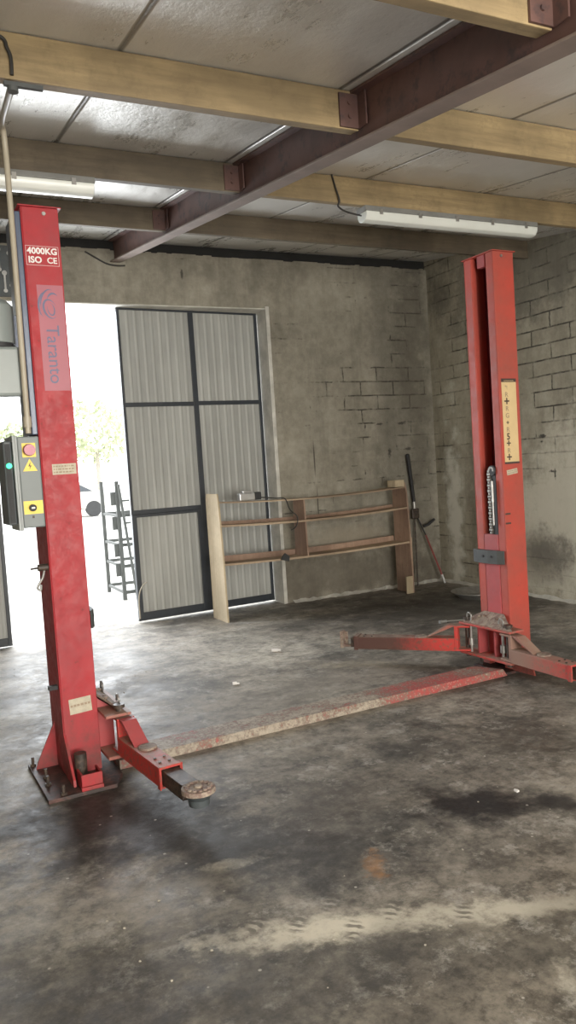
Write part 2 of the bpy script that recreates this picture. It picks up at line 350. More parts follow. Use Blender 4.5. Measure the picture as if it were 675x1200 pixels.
M = dict(
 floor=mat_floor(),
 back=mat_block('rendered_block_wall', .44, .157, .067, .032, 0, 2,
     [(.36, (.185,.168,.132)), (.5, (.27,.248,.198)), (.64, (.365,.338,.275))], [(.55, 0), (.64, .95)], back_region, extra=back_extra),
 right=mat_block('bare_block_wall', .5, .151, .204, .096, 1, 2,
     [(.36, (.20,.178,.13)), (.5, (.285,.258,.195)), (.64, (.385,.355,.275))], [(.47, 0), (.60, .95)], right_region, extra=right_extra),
 plaster=plain('jamb_plaster', (.66,.64,.58), .9, var=.4, scale=5, bump=.3),
 reveal=plain('dark_wall_top_gap', (.02,.02,.02), .95),
 roof=mat_roof(),
 yard=plain('yard_concrete', (.62,.60,.56), .9, var=.15, scale=1.5),
 pine=mat_wood('aged_pine_beam', (.36,.26,.13), (.20,.14,.07)),
 pine_dk=mat_wood('grey_brown_pine_beam', (.16,.125,.08), (.085,.064,.043)),
 flange=plain('underlit_red_oxide_flange', (.22,.165,.14), .7, var=.3, scale=4),  # paler than the web: light from below put into the colour
 steel_red=plain('red_oxide_steel', (.125,.062,.052), .6, var=.35, scale=5, dirt=(.05,.03,.03), dirt_amt=.42),
 red=mat_red('red_gloss_paint', (.40,.014,.020), .45, .38, .45),
 red_or=mat_red('orange_red_gloss_paint', (.45,.05,.034), .3, .36, .45, pos=(4,2,1)),
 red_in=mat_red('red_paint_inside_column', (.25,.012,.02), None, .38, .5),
 red_pale=mat_red('faded_red_paint', (.43,.055,.058), None, .36, .5, pos=(1,5,2)),
 worn=mat_worn_red(),
 arm_left=mat_arm('left_arm_paint', .27, -.1, .45, 1.0, (.15,.07,.05)),
 arm_rear=mat_arm('rear_arm_paint', -.1, .33, .15, .55, (.075,.035,.028)),
 arm_front=mat_arm('front_arm_paint', -.1, -.9, .1, .75, (.25,.145,.11)),
 hub=mat_arm('hub_paint', 0, .14, .05, .5, (.25,.13,.10)),
 grime=plain('greasy_brown_steel', (.11,.075,.055), .55, .2, var=.6, scale=22, bump=.4, dirt=(.03,.022,.018), dirt_amt=.5),
 dust=plain('dusty_steel_plate', (.34,.27,.21), .8, 0, var=.5, scale=18, bump=.15, dirt=(.16,.10,.08), dirt_amt=.48),
 rustpl=plain('rusty_base_steel', (.12,.05,.04), .6, .2, var=.6, scale=14, bump=.4, dirt=(.03,.02,.018), dirt_amt=.5),
 zinc=plain('zinc_steel', (.45,.44,.42), .4, .8, var=.3, scale=20),
 chain=plain('oiled_chain_steel', (.30,.28,.25), .45, .6, var=.5, scale=60),
 black=plain('black_rubber', (.018,.018,.02), .7, var=.3),
 rubber=plain('grey_black_rubber_pad', (.055,.06,.06), .7, var=.3, scale=20, bump=.2),
 blue=plain('blue_grey_cover', (.075,.095,.15), .35, .1, var=.3, scale=4),
 grey=plain('grey_enclosure_plastic', (.15,.17,.17), .5, var=.15, scale=5),
 grey_lt=plain('pale_grey_enclosure', (.27,.29,.29), .45, var=.12, scale=5),
 grey_dk=plain('dark_grey_enclosure', (.06,.07,.075), .5, var=.3, scale=8),
 motor=plain('pale_grey_green_motor_paint', (.20,.225,.22), .4, var=.15, scale=4),
 yellow=plain('yellow_sticker', (.80,.55,.03), .45, var=.08),
 btn=plain('red_stop_button', (.35,.03,.08), .35, var=.1),
 green=emis('green_pilot_lamp', (.02,.8,.35), 1.6),
 white=plain('white_print', (.75,.72,.70), .5, var=.1),
 pinkw=plain('pale_print_on_red', (.62,.42,.42), .5, var=.1),
 navy=plain('faded_navy_print', (.10,.09,.17), .5, var=.1),
 haze=plain('hazed_logo_backing', (.34,.085,.115), .5, var=.1),  # lighter logo rectangle, lens flare haze mixed into its colour
 label=plain('dirty_cream_label', (.50,.44,.33), .6, var=.3, scale=30),
 strip=plain('yellowed_cream_label_strip', (.62,.45,.23), .5, var=.12, scale=12),
 ink=plain('dark_brown_print', (.05,.03,.025), .6, var=.1),
 inkm=plain('faint_print', (.28,.20,.13), .6, var=.1),
 frame=plain('black_painted_gate_frame', (.022,.028,.038), .45, var=.3),
 sheet=mat_sheet(),
 conduit=plain('beige_plastic_conduit', (.36,.315,.24), .45, var=.12),
 cable=plain('black_cable', (.02,.018,.016), .6),
 ply=mat_wood('raw_plywood', (.50,.38,.26), (.36,.25,.16), False, 0),
 ply_side=mat_wood('pale_plywood_side', (.68,.56,.38), (.54,.42,.27), False, 2),
 ply_in=mat_wood('pinkish_plywood', (.42,.28,.20), (.30,.185,.13), False, 2),
 tube_base=plain('grey_fitting_base', (.20,.20,.19), .6, var=.2),
 tube=plain('milky_diffuser', (.68,.70,.66), .3, var=.06),
 silver=plain('silver_metal', (.6,.6,.6), .3, .7, var=.2),
 rack=plain('galvanised_rack_steel', (.10,.105,.10), .6, .2, var=.2),
 leaf=plain('pale_sunlit_leaves', (.54,.58,.36), .8, var=.4, scale=2),
 bark=plain('tree_bark', (.40,.36,.30), .9),
 carp=plain('pale_car_paint', (.45,.44,.40), .3, var=.1),
 glassd=plain('dark_car_glass', (.03,.035,.04), .1),
 tyre=plain('black_tyre', (.03,.03,.03), .8),
 redrod=plain('dull_red_rod', (.22,.03,.025), .5, var=.3),
 crumb=plain('pale_crumbs', (.42,.38,.31), .8, var=.4, scale=30),
)
t = M['tube'].node_tree.nodes['Principled BSDF']; t.inputs['Transmission Weight'].default_value = 0

def struct(mb, name, m, parent=None, **kw):
    o = mb.build(name, m, parent, **kw)
    if parent is None: o['kind'] = 'structure'
    return o

# ------------------------------------------------------------------ room shell
YB, XR, XL, YF = 7.622, 5.674, -3.2, -3.4
OX0, OX1, OZ = -.92, 3.570, 3.172          # gateway in the back wall
SL = .137
def zr(y): return 3.78 + SL*(y - YB)      # underside of the roof sheets
def zp(y): return 3.605 + SL*(y - YB)      # underside of the purlins

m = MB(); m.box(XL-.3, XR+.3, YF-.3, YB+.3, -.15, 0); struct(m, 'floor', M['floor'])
m = MB(); m.box(-40, 45, YB+.3, 75, -.17, -.012); struct(m, 'yard_ground', M['yard'])
m = MB()
for (a, b, c, d) in ((XL-.3, OX0, -.1, 3.675), (OX1, XR, -.1, 3.675), (OX0, OX1, OZ, 3.675)):
    m.box(a, b, YB, YB+.28, c, d)
struct(m, 'wall_back', M['back'])
m = MB(); m.prism([(XR, YF-.3, -.1), (XR, YB+.28, -.1), (XR, YB+.28, zr(YB+.28)+.0), (XR, YF-.3, zr(YF-.3))], (.25,0,0)); struct(m, 'wall_right', M['right'])
m = MB(); m.prism([(XL-.25, YF-.3, -.1), (XL-.25, YB+.28, -.1), (XL-.25, YB+.28, zr(YB+.28)), (XL-.25, YF-.3, zr(YF-.3))], (.25,0,0)); struct(m, 'wall_left', M['right'])
# front wall with its own wide doorway (behind the camera)
m = MB()
for (a, b, c, d) in ((XL, -1.2, -.1, zr(YF)), (3.6, XR, -.1, zr(YF)), (-1.2, 3.6, 2.05, zr(YF))):
    m.box(a, b, YF-.25, YF, c, d)
struct(m, 'wall_front', M['right'])
m = MB(); y0, y1 = YF-.3, YB+.5
m.prism([(XL-.3, y0, zr(y0)), (XL-.3, y1, zr(y1)), (XL-.3, y1, zr(y1)+.06), (XL-.3, y0, zr(y0)+.06)], (XR-XL+.6,0,0))
struct(m, 'ceiling', M['roof'])
# dark ragged gap between wall top and roof
m = MB(); m.box(XL, XR, YB+.03, YB+.2, 3.675, 3.79); struct(m, 'trim_1', M['reveal'])
m = MB()
x = OX0-.9
while x < XR-.02:
    w = random.uniform(.05,.16); x2 = min(x+w, XR-.001)
    m.box(x, x2, YB-.004, YB+.028, 3.66, 3.677+random.uniform(.0,.016)); x = x2
struct(m, 'trim_2', M['back'])
# plastered reveal of the gateway
m = MB(); m.box(OX1-.012, OX1, YB-.012, YB+.29, 0, OZ); m.box(OX1-.012, OX1+.03, YB-.014, YB, 0, OZ+.02)
m.box(OX0, OX1-.012, YB-.012, YB+.29, OZ-.012, OZ)
struct(m, 'trim_3', M['plaster'], bevel=.004)
# mortar fillet along the foot of the walls
def fillet(name, p0, p1, n, inward):
    m = MB(); pts = []
    p0, p1, inward = Vector(p0), Vector(p1), Vector(inward)
    prev = None
    for k in range(n+1):
        p = p0.lerp(p1, k/n); w = random.uniform(.03,.075); h = random.uniform(.012,.035)
        r = [m.bm.verts.new(p), m.bm.verts.new(p + inward*w), m.bm.verts.new(p + Vector((0,0,h)))]
        if prev:
            m.bm.faces.new((prev[1], r[1], r[2], prev[2]))
        prev = r
    struct(m, name, M['plaster'])
fillet('baseboard_right', (XR, 3.0, 0), (XR, YB, 0), 60, (-1,0,0))
fillet('baseboard_back', (OX1+.1, YB, 0), (XR, YB, 0), 40, (0,-1,0))

# gate leaves --------------------------------------------------------------
def leaf(name, loc, rz, W, H, z0, mull, rails_l, rails_r, wicket):
    """W wide, frame in local x 0..W ; mull = x of centre post"""
    root = link(bpy.data.objects.new(name, None)); root.location = loc; root.rotation_euler = (0,0,rz); root['kind'] = 'structure'
    m = MB(); m.box(.02, W-.02, .012, .022, z0+.02, z0+H-.01)
    m.build('sheet_panel', M['sheet'], root)
    m = MB(); T = .035
    m.box(0, .028, 0, T, z0, z0+H); m.box(W-.035, W, 0, T, z0, z0+H)
    m.box(.028, W-.035, 0, T, z0, z0+.075); m.box(.028, W-.035, 0, T, z0+H-.02, z0+H)
    m.box(mull-.028, mull+.028, -.002, T, z0+.075, z0+H-.02)
    for z in rails_l: m.box(.028, mull-.028, 0, T, z-.022, z+.022)
    for z in rails_r: m.box(mull+.028, W-.035, 0, T, z-.022, z+.022)
    m.build('gate_frame', M['frame'], root, bevel=.003)
    if wicket:
        m = MB(); zt = rails_l[-1]-.022
        m.box(.0, .05, -.012, 0, z0+.02, zt); m.box(mull-.075, mull-.03, -.012, 0, z0+.02, zt)
        m.box(.05, mull-.075, -.012, 0, zt-.03, zt); m.box(.05, mull-.075, -.012, 0, z0+.02, z0+.085)
        m.build('wicket_frame', M['frame'], root, bevel=.003)
        m = MB(); m.tube(smooth_path([(.0,-.03,z0+.03),(.002,-.035,z0+.25),(.035,-.06,z0+.36),(.075,-.09,z0+.40)]), .006)
        m.build('bolt_rod', M['conduit'], root, smooth=True)
    return root
ang = math.atan2(7.83-7.725, 3.555-1.985)
leaf('door_1', (1.985, 7.725, 0), ang, 1.565, 3.14, .02, .79, [2.2, 1.12], [2.205], True)
leaf('door_2', (-.87, 7.47, 0), 0.02, 1.61, 3.05, .012, .8, [2.1, 1.1], [2.1, 1.1], False)

# ------------------------------------------------------------------ roof timbers and steel
PUR = [(1.915,'P0'), (3.09,'P1'), (4.47,'P2'), (5.95,'P3')]
def purlin(y, x0, x1, mat, label):
    o = thing('wooden_roof_beam', label, 'beam', (x0, y, zp(y)))
    m = MB(); n = 8
    L = x1-x0; a = math.atan(SL)
    for k in range(1):
        m.box(0, L, 0, .072, 0, .172)
    for v in m.bm.verts: v.co.z += v.co.y*SL
    b = m.build('timber', mat, o, bevel=.004)
    return o
purlin(1.915, XL+.001, 1.972, M['pine'], 'yellow pine roof beam nearest the viewer, at the top edge left of the steel beam')
purlin(3.09, XL+.001, 1.972, M['pine'], 'yellow pine roof beam left of the steel beam with the beige conduit starting on it')
purlin(4.47, XL+.001, 1.972, M['pine_dk'], 'brown roof beam left of the steel beam with a tube light beneath it')
purlin(5.95, XL+.001, 1.972, M['pine_dk'], 'brown roof beam left of the steel beam just above the left lift post')
purlin(3.09, 1.99, XR-.001, M['pine'], 'yellow pine roof beam with dark knots, nearest one right of the steel beam')
purlin(4.47, 1.99, XR-.001, M['pine'], 'yellow pine roof beam right of the steel beam carrying the long tube light')
purlin(5.95, 1.99, XR-.001, M['pine_dk'], 'brown roof beam right of the steel beam directly behind the top of right lift post')
# short doubling plank above the near right purlin
o = thing('timber_plank', 'short thin plank doubling the knotty roof beam right of the steel beam', 'plank', (2.5, 3.164, zp(3.164)+.05))
m = MB(); m.box(0, 3.1, 0, .03, 0, .10); m.build('plank_board', M['pine'], o, bevel=.003)

o = thing('steel_roof_beam', 'red oxide painted steel beam crossing the roof diagonally to the back wall', 'beam', (1.98, YF+.01, zr(YF)))
def sw(x0, x1, d0, d1, k=.0053):     # swept along the roof slope; d = depth below the sheet at the wall, growing away from it
    y1 = YB-.012-YF-.01; e = k*y1
    m = MB(); m.prism([(x0,0,-d0-(e if d0 > .1 else 0)),(x0,y1,y1*SL-d0),(x0,y1,y1*SL-d1),(x0,0,-d1-(e if d1 > .1 else 0))], (x1-x0,0,0)); return m
sw(.0, .012, .013, .200).build('web', M['steel_red'], o)
sw(-.045, .055, .199, .211).build('bottom_flange', M['flange'], o, bevel=.002)
sw(-.045, .055, .001, .013).build('top_flange', M['steel_red'], o)
for y, _ in PUR:
    m = MB(); yy = y-(YF+.01); z = SL*yy
    m.box(-.11, -.008, yy-.012, yy-.002, z-.168, z-.02); m.box(-.016, -.008, yy-.075, yy-.012, z-.17, z-.02)
    m.cyl((-.06, yy-.02, z-.06), (-.06, yy-.012, z-.06), .01); m.cyl((-.06, yy-.02, z-.12), (-.06, yy-.012, z-.12), .01)
    m.build('cleat', M['steel_red'], o)
    if y > 2:
        m = MB(); m.box(.008, .09, yy-.012, yy-.002, z-.168, z-.03); m.build('cleat', M['steel_red'], o)

# tube lights --------------------------------------------------------------
def tube_light(x0, x1, y, z, label):
    o = thing('tube_light', label, 'light fitting', (x0, y, z), 0, None)
    L = x1-x0
    m = MB(); m.prism([(0,-.055,0),(0,.055,0),(0,.062,-.035),(0,-.062,-.035)], (L,0,0)); m.build('housing', M['tube_base'], o, bevel=.004)
    prof = [(-.060,-.036),(-.058,-.062),(-.04,-.09),(-.015,-.098),(.015,-.098),(.04,-.09),(.058,-.062),(.060,-.036)]
    m = MB(); m.prism([(.006,a,b) for a, b in prof], (L-.012,0,0)); m.build('diffuser', M['tube'], o, bevel=.004, smooth=True)
    for k in range(5):
        x = .12+(L-.24)*k/4
        for s in (-1, 1):
            m = MB(); m.box(x-.012, x+.012, s*.064-.004, s*.064+.004, -.055, -.02); m.build('clip', M['zinc'], o)
    return o
tube_light(2.86, 4.36, 4.515, zp(4.51)-.004, 'long unlit white tube light under the beam above the right lift post')
tube_light(-.42, 1.085, 4.515, zp(4.51)-.004, 'unlit tube light under the beam above the left lift post')

m = MB(); m.tube(smooth_path([(2.62,4.462,3.345),(2.64,4.455,3.26),(2.66,4.45,3.18),(2.66,4.47,3.15),(2.74,4.5,3.13),(2.86,4.515,3.12)]), .006)
tag(m.build('light_cable', M['cable'], smooth=True), 'thin dark cable running down the beam into the right tube light', 'cable')
m = MB(); m.tube(smooth_path([(1.70,YB-.012,3.655),(1.80,YB-.015,3.60),(1.90,YB-.015,3.55),(2.0,YB-.015,3.535),(2.08,YB-.015,3.54)]), .008)
tag(m.build('wall_cable', M['cable'], smooth=True), 'loose dark cable drooping on the back wall beneath the steel beam end', 'cable')
m = MB(); m.tube(smooth_path([(.30,3.082,3.15),(.438,3.08,3.128),(.461,3.08,3.09),(.472,3.08,3.055),(.471,3.08,2.995)]), .007)
tag(m.build('beam_cable', M['cable'], smooth=True), 'short dark cable clipped down the front of the pine beam above the conduit', 'cable')

# beige conduit
o = thing('conduit_pipe', 'beige plastic conduit dropping from the pine beam to the grey control box', 'pipe', (.53,3.86,1.72))
def rel(p, q): return tuple(a-b for a, b in zip(p, q))
O = (.53,3.86,1.72)
m = MB(); m.tube([rel(p, O) for p in smooth_path([(.53,3.86,1.722),(.533,3.86,2.3),(.535,3.86,2.9),(.530,3.84,3.08),(.515,3.75,3.11),(.49,3.35,3.03),(.471,3.14,2.968),(.471,3.10,2.965)], 5)], .0135, 12)
m.build('pipe_run', M['conduit'], o, smooth=True)
m = MB(); m.cyl(rel((.53,3.86,1.75),O), rel((.53,3.86,1.80),O), .019); m.build('coupling', M['conduit'], o, smooth=True)
m = MB(); m.box(-.09, .05, -.785, -.765, 1.235, 1.25); m.cyl((-.059,-.775,1.235),(-.059,-.775,1.215),.02); m.build('clamp', M['rubber'], o)

# ------------------------------------------------------------------ the two-post lift
TH = math.radians(2.1276); LO = Vector((.5882, 3.9442, 0)); W = .1786; D = .2835; S = 2.9742
U = Vector((math.cos(TH), math.sin(TH), 0)); BD = Vector((-math.sin(TH), math.cos(TH), 0)); H = 2.815

def chan(sg, x0, i0, i1, b0, b1, z0, z1, m=None):
    m = m or MB(); a, b = sorted((x0+sg*i0, x0+sg*i1)); m.box(a, b, b0, b1, z0, z1); return m

def text_part(body, m, parent, mat4, size, align='CENTER', name='lettering', bold=0.0):
    cu = bpy.data.curves.new('txt', 'FONT'); cu.body = body; cu.size = size; cu.align_x = align; cu.align_y = 'CENTER'; cu.extrude = .0006
    cu.offset = bold; cu.resolution_u = 3
    ob = bpy.data.objects.new('txt', cu); C.objects.link(ob)
    dg = bpy.context.evaluated_depsgraph_get(); me = bpy.data.meshes.new_from_object(ob.evaluated_get(dg))
    bpy.data.objects.remove(ob); bpy.data.curves.remove(cu)
    me.transform(mat4); me.materials.clear(); me.materials.append(m); me.name = name
    return link(bpy.data.objects.new(name, me), parent)

def front(x, z, y=-.0015, rot=0):
    """matrix: text lying in local xy -> facing -y at (x, y, z), rot about its normal"""
    return Matrix.Translation((x, y, z)) @ Matrix.Rotation(math.pi/2, 4, 'X') @ Matrix.Rotation(rot, 4, 'Z')

def arm(root, piv, direc, sg, Lbox, Lin, name_label, pad=True, matb=None, stiff=1):
    """swing arm; piv in local xy; direc unit vector"""
    d = Vector((direc[0], direc[1], 0)).normalized(); n = Vector((-d.y, d.x, 0)); w = .05; z0, z1 = .118, .208
    Mx = Matrix(((d.x, n.x, 0, piv[0]), (d.y, n.y, 0, piv[1]), (0,0,1,0), (0,0,0,1)))
    ab = MB(); t = .006
    # square tube, open at the far end
    x0 = .07
    ab.box(x0, Lbox, -w, w, z1-t, z1, Mx); ab.box(x0, Lbox, -w, w, z0, z0+t, Mx)
    ab.box(x0, Lbox, -w, -w+t, z0+t, z1-t, Mx); ab.box(x0, Lbox, w-t, w, z0+t, z1-t, Mx)
    for q in ((-w-.006, -w, z0-.006, z1+.006), (w, w+.006, z0-.006, z1+.006)):
        ab.box(Lbox-.03, Lbox+.002, q[0], q[1], q[2], q[3], Mx)
    ab.box(Lbox-.03, Lbox+.002, -w, w, z1, z1+.006, Mx)
    # eye around the pivot pin
    ab.box(-.04, x0, -w*.9, w*.9, z0, z0+.014, Mx); ab.box(-.04, x0, -w*.9, w*.9, .285, .297, Mx); ab.box(.045, x0, -w*.9, w*.9, z0+.014, .285, Mx)
    A = ab.build('swing_arm', matb or M['red'], root, bevel=.002)
    g = MB()   # slanted stiffener from the eye down to the tube
    vs = g.prism([(.06,-w*.75,.297),(.115,-w*.75,.297),(.265,-w*.75,z1+.004),(.265,-w*.75,z1-.0)], (0,w*1.5,0))
    bmesh.ops.transform(g.bm, matrix=Mx, verts=vs)
    g.build('stiffener', M['red_pale'] if stiff else M['hub'], A, bevel=.002)
    g = MB(); c = Mx @ Vector((.31, .01, z1)); g.cyl(c, c+Vector((0,0,.010)), .045, .042, 24); g.build('pivot_disc', M['dust'], A, smooth=True)
    g = MB()
    for q in ((Lbox-.13,-.02),(Lbox-.13,.025),(Lbox-.07,-.022),(Lbox-.07,.024)):
        c = Mx @ Vector((q[0], q[1], z1)); h = MB(); h.cyl(c, c+Vector((0,0,.006)), .007, n=8); h.build('screw_head', M['grime'], A)
    g.bm.free()
    g = MB(); g.box(Lbox-.3, Lin, -w+.011, w-.011, z0+.010, z1-.012, Mx); E = g.build('arm_extension', M['grime'], A, bevel=.003)
    if pad:
        c = Mx @ Vector((Lin+.075, 0, 0))
        g = MB(); g.cyl(c+Vector((0,0,z0+.012)), c+Vector((0,0,z0+.040)), .042, .046, 24); g.cyl(c+Vector((0,0,z0+.040)), c+Vector((0,0,z1-.024)), .044, .066, 24)
        g.build('pad_screw', M['grey_dk'], A, smooth=True)
        g = MB(); g.cyl(c+Vector((0,0,z1-.024)), c+Vector((0,0,z1-.004)), .072, .070, 28)
        for k in range(14):
            a = k*2*math.pi/14; q = c+Vector((math.cos(a)*.05, math.sin(a)*.05, z1-.004)); g.cyl(q, q+Vector((0,0,.006)), .012, .009, 8)
        g.cyl(c+Vector((0,0,z1-.004)), c+Vector((0,0,z1+.003)), .02, .016, 10)
        g.build('lift_pad', M['dust'], A, bevel=.002)
    else:
        g = MB(); g.box(Lin, Lin+.06, -.012, .012, z0+.005, z0+.022, Mx); g.box(Lin+.06, Lin+.085, -.026, .026, z0, z0+.125, Mx)
        g.box(Lin+.035, Lin+.06, -.026, -.02, z0, z0+.115, Mx)
        g.build('end_stop', M['dust'], A, bevel=.002)
    return A

def post(left):
    if left:
        root = thing('lift_post', 'left red two-post car lift post with white capacity lettering and grey control box', 'car lift', LO, TH); x0, sg = W, 1
        outer = 0
    else:
        root = thing('lift_post', 'right red two-post car lift post with open channel, chain and cream label strip', 'car lift', LO + U*S, TH); x0, sg = 0, -1
    red = M['red'] if left else M['red_or']
    # folded channel, open towards the other post
    t = .006; zb, zt = .02, H-.006
    m = MB()
    chan(sg, x0, -W, -W+t, 0, D, zb, zt, m)                    # web
    chan(sg, x0, -W+t, 0, 0, t, zb, zt, m); chan(sg, x0, -W+t, 0, D-t, D, zb, zt, m)      # sides
    for b0, b1, e0, e1 in ((t, .07, .064, .07), (D-.07, D-t, D-.07, D-.064)):
        chan(sg, x0, -t, 0, b0, b1, zb, zt, m); chan(sg, x0, -.045, -t, e0, e1, zb, zt, m)
    m.build('column', red, root, bevel=.003)
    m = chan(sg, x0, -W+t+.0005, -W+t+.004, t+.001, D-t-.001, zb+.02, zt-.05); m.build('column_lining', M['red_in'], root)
    m = MB(); a, b = sorted((x0+sg*.014, x0-sg*(W+.012))); m.box(a, b, -.012, D+.012, H-.006, H); m.build('top_cap', red, root, bevel=.002)
    m = chan(sg, x0, -.05, -.008, .09, .16, H-.085, H-.006); m.build('cap_tab', M['red_pale'], root, bevel=.002)
    m = MB(); m.cyl((x0-sg*.07, -.001, H-.035), (x0-sg*.07, -.009, H-.035), .009, n=10); m.build('cap_bolt', M['zinc'], root)
    # base
    a, b = sorted((x0-sg*(W+.136), x0+sg*.07)); m = MB()
    m.prism([(a,-.243,0),(b-.06 if left else b,-.243,0),(b,-.12,0),(b,.3,0),(a,.3,0)] if left else [(a,-.02 if not left else -.243,0),(b,-.05,0),(b,.3,0),(a,.3,0)], (0,0,.018))
    m.build('base_plate', M['rustpl'], root, bevel=.002)
    # gussets on the outer side and the front
    xo = x0-sg*W
    m = MB(); m.prism([(xo-sg*.001, .20, .018), (xo-sg*.11, .20, .018), (xo-sg*.10, .20, .05), (xo-sg*.001, .20, .25)], (0,.01,0)); m.build('gusset', red, root)
    if left:
        m = MB(); m.prism([(.0, -.001, .018), (.0,-.16,.018), (.0,-.155,.05), (.0,-.001,.235)], (.012,0,0)); m.build('gusset', red, root)
        m = MB(); m.box(.025, .125, -.225, -.215, .018, .09); m.box(.025, .035, -.215, -.12, .018, .09); m.box(.115, .125, -.215, -.12, .018, .09); m.box(.02,.125,-.24,-.225,.018,.035)
        m.build('front_bracket', red, root, bevel=.002)
        m = MB(); m.cyl((.055,-.09,.018), (.055,-.09,.155), .03, n=20); m.build('spacer_tube', M['grime'], root, smooth=True)
        for q in ((-.115,.265),(-.09,.05),(-.10,-.05),(-.06,-.215)):
            m = MB(); m.cyl((q[0],q[1],.018),(q[0],q[1],.03),.016,n=6); m.cyl((q[0],q[1],.03),(q[0],q[1],.065),.008,n=10); m.build('anchor_bolt', M['grime'], root)
    else:
        for q in ((W+.1,.26),(W+.09,.04),(-.04,.26)):
            m = MB(); m.cyl((q[0],q[1],.018),(q[0],q[1],.03),.016,n=6); m.cyl((q[0],q[1],.03),(q[0],q[1],.065),.008,n=10); m.build('anchor_bolt', M['grime'], root)
    # carriage in the channel
    car = chan(sg, x0, -.035, .004, .075, D-.075, .09, .935); car = car.build('carriage', M['red_pale'], root, bevel=.003)
    m = MB(); y0, y1 = -.0, D-.0
    # rubber door guard, slightly bowed
    pts = [(x0+sg*.012, .015), (x0+sg*.034, .06), (x0+sg*.042, D/2), (x0+sg*.034, D-.02), (x0+sg*.012, D+.035)]
    back = [(x0+sg*.006, D+.035), (x0+sg*.006, .015)]
    m.prism([(p[0], p[1], .735) for p in pts+back], (0,0,.092)); G = m.build('door_guard', M['rubber'], car, bevel=.004)
    for b in (.11, .19): m = MB(); m.cyl((x0+sg*.036, b, .785), (x0+sg*.046, b, .785), .008, n=8); m.build('screw_head', M['black'], G)
    # sloping dusty gusset plate that ties carriage to the arm bracket
    m = MB()
    top = [(x0+sg*.008, .045, .395), (x0+sg*.008, D-.045, .395)]; bot = [(x0+sg*.115, D+.085, .318), (x0+sg*.115, -.135, .318)]
    v = [Vector(p) for p in top+bot]; v2 = [p - Vector((0,0,.014)) for p in v]
    A = [m.bm.verts.new(p) for p in v]; B = [m.bm.verts.new(p) for p in v2]
    m.bm.faces.new(A); m.bm.faces.new(B[::-1])
    for i in range(4): m.bm.faces.new((A[i], B[i], B[(i+1)%4], A[(i+1)%4]))
    bolts = [(.05,.02),(.055,.07),(.05,.2),(.06,.24),(.09,-.02),(.085,.29)]
    for i_, b_ in bolts:
        z = .395-(i_-.008)/.107*.077; m.cyl((x0+sg*i_, b_, z), (x0+sg*i_, b_, z+.012), .012, n=8)
    m.build('gusset_plate', M['dust'], car, bevel=.002)
    for z0, z1, nm in ((.303,.318,'upper_bracket_plate'), (.095,.112,'lower_bracket_plate')):
        m = chan(sg, x0, .006, .135, -.13, D+.085, z0, z1); m.build(nm, M['hub'], car, bevel=.003)
    # side cheeks of carriage seen edge on
    for b0 in (.055, D-.067):
        m = MB(); pts = [(x0+sg*.006, b0, .112), (x0+sg*.006, b0, .375), (x0+sg*.02, b0, .36), (x0+sg*.09, b0, .303), (x0+sg*.09, b0, .112)]
        m.prism(pts, (0,.012,0)); m.build('cheek_plate', M['red_pale'], car)
    for b in (-.075, D+.045):
        m = MB(); m.cyl((x0+sg*.09, b, .07), (x0+sg*.09, b, .335), .018, n=16); m.cyl((x0+sg*.09, b, .335), (x0+sg*.09, b, .352), .028, n=20)
        m.build('hinge_pin', M['grime'], car, smooth=True)
        m = MB(); bb = b + (.045 if b < 0 else -.045)
        m.cyl((x0+sg*.10, bb, .112), (x0+sg*.10, bb, .300), .009, n=10)
        m.cyl((x0+sg*.10, bb, .16), (x0+sg*.10, bb, .21), .02, n=14); m.build('arm_lock', M['zinc'], car, smooth=True)
        m = MB(); m.tube(smooth_path([(x0+sg*.10,bb,.318),(x0+sg*.10,bb-.01,.37),(x0+sg*.10,bb+.02,.385),(x0+sg*.10,bb+.035,.35)]), .005); m.build('lock_ring', M['zinc'], car, smooth=True)
    return root, x0, sg, car

# left post
root, x0, sg, car = post(True)
arm(root, (.275, -.075), (.075, -1), 1, .60, .80, None, matb=M['arm_left'])
# cover strip and fittings on the outer side of the column
m = MB(); m.box(-.028, -.001, .004, D-.02, 1.72, H-.03); m.build('cable_cover', M['blue'], root, bevel=.004)
# lettering on the face
f = MB(); fx0, fx1, fz0, fz1 = .010, .166, 2.532, 2.625
for q in ((fx0,fx1,fz1-.002,fz1),(fx0,fx1,fz0,fz0+.002),(fx0,fx0+.002,fz0,fz1),(fx1-.002,fx1,fz0,fz1)): f.box(q[0],q[1],-.0015,-.0005,q[2],q[3])
f.build('lettering_border', M['pinkw'], root)
text_part('4000KG', M['white'], root, front(.088, 2.600) @ Matrix.Scale(1.0,4), .042, bold=.0012)
text_part('ISO', M['white'], root, front(.052, 2.557), .042, bold=.0012)
text_part('CE', M['white'], root, front(.132, 2.557), .040, bold=.0006)
m = MB(); m.box(.048, .172, -.0008, -.0003, 1.93, 2.44); m.build('hazed_logo_area', M['haze'], root)  # logo rectangle carrying the painted flare haze
text_part('Taranto', M['navy'], root, front(.105, 2.105, -.0016, -math.pi/2), .088, bold=.0002)
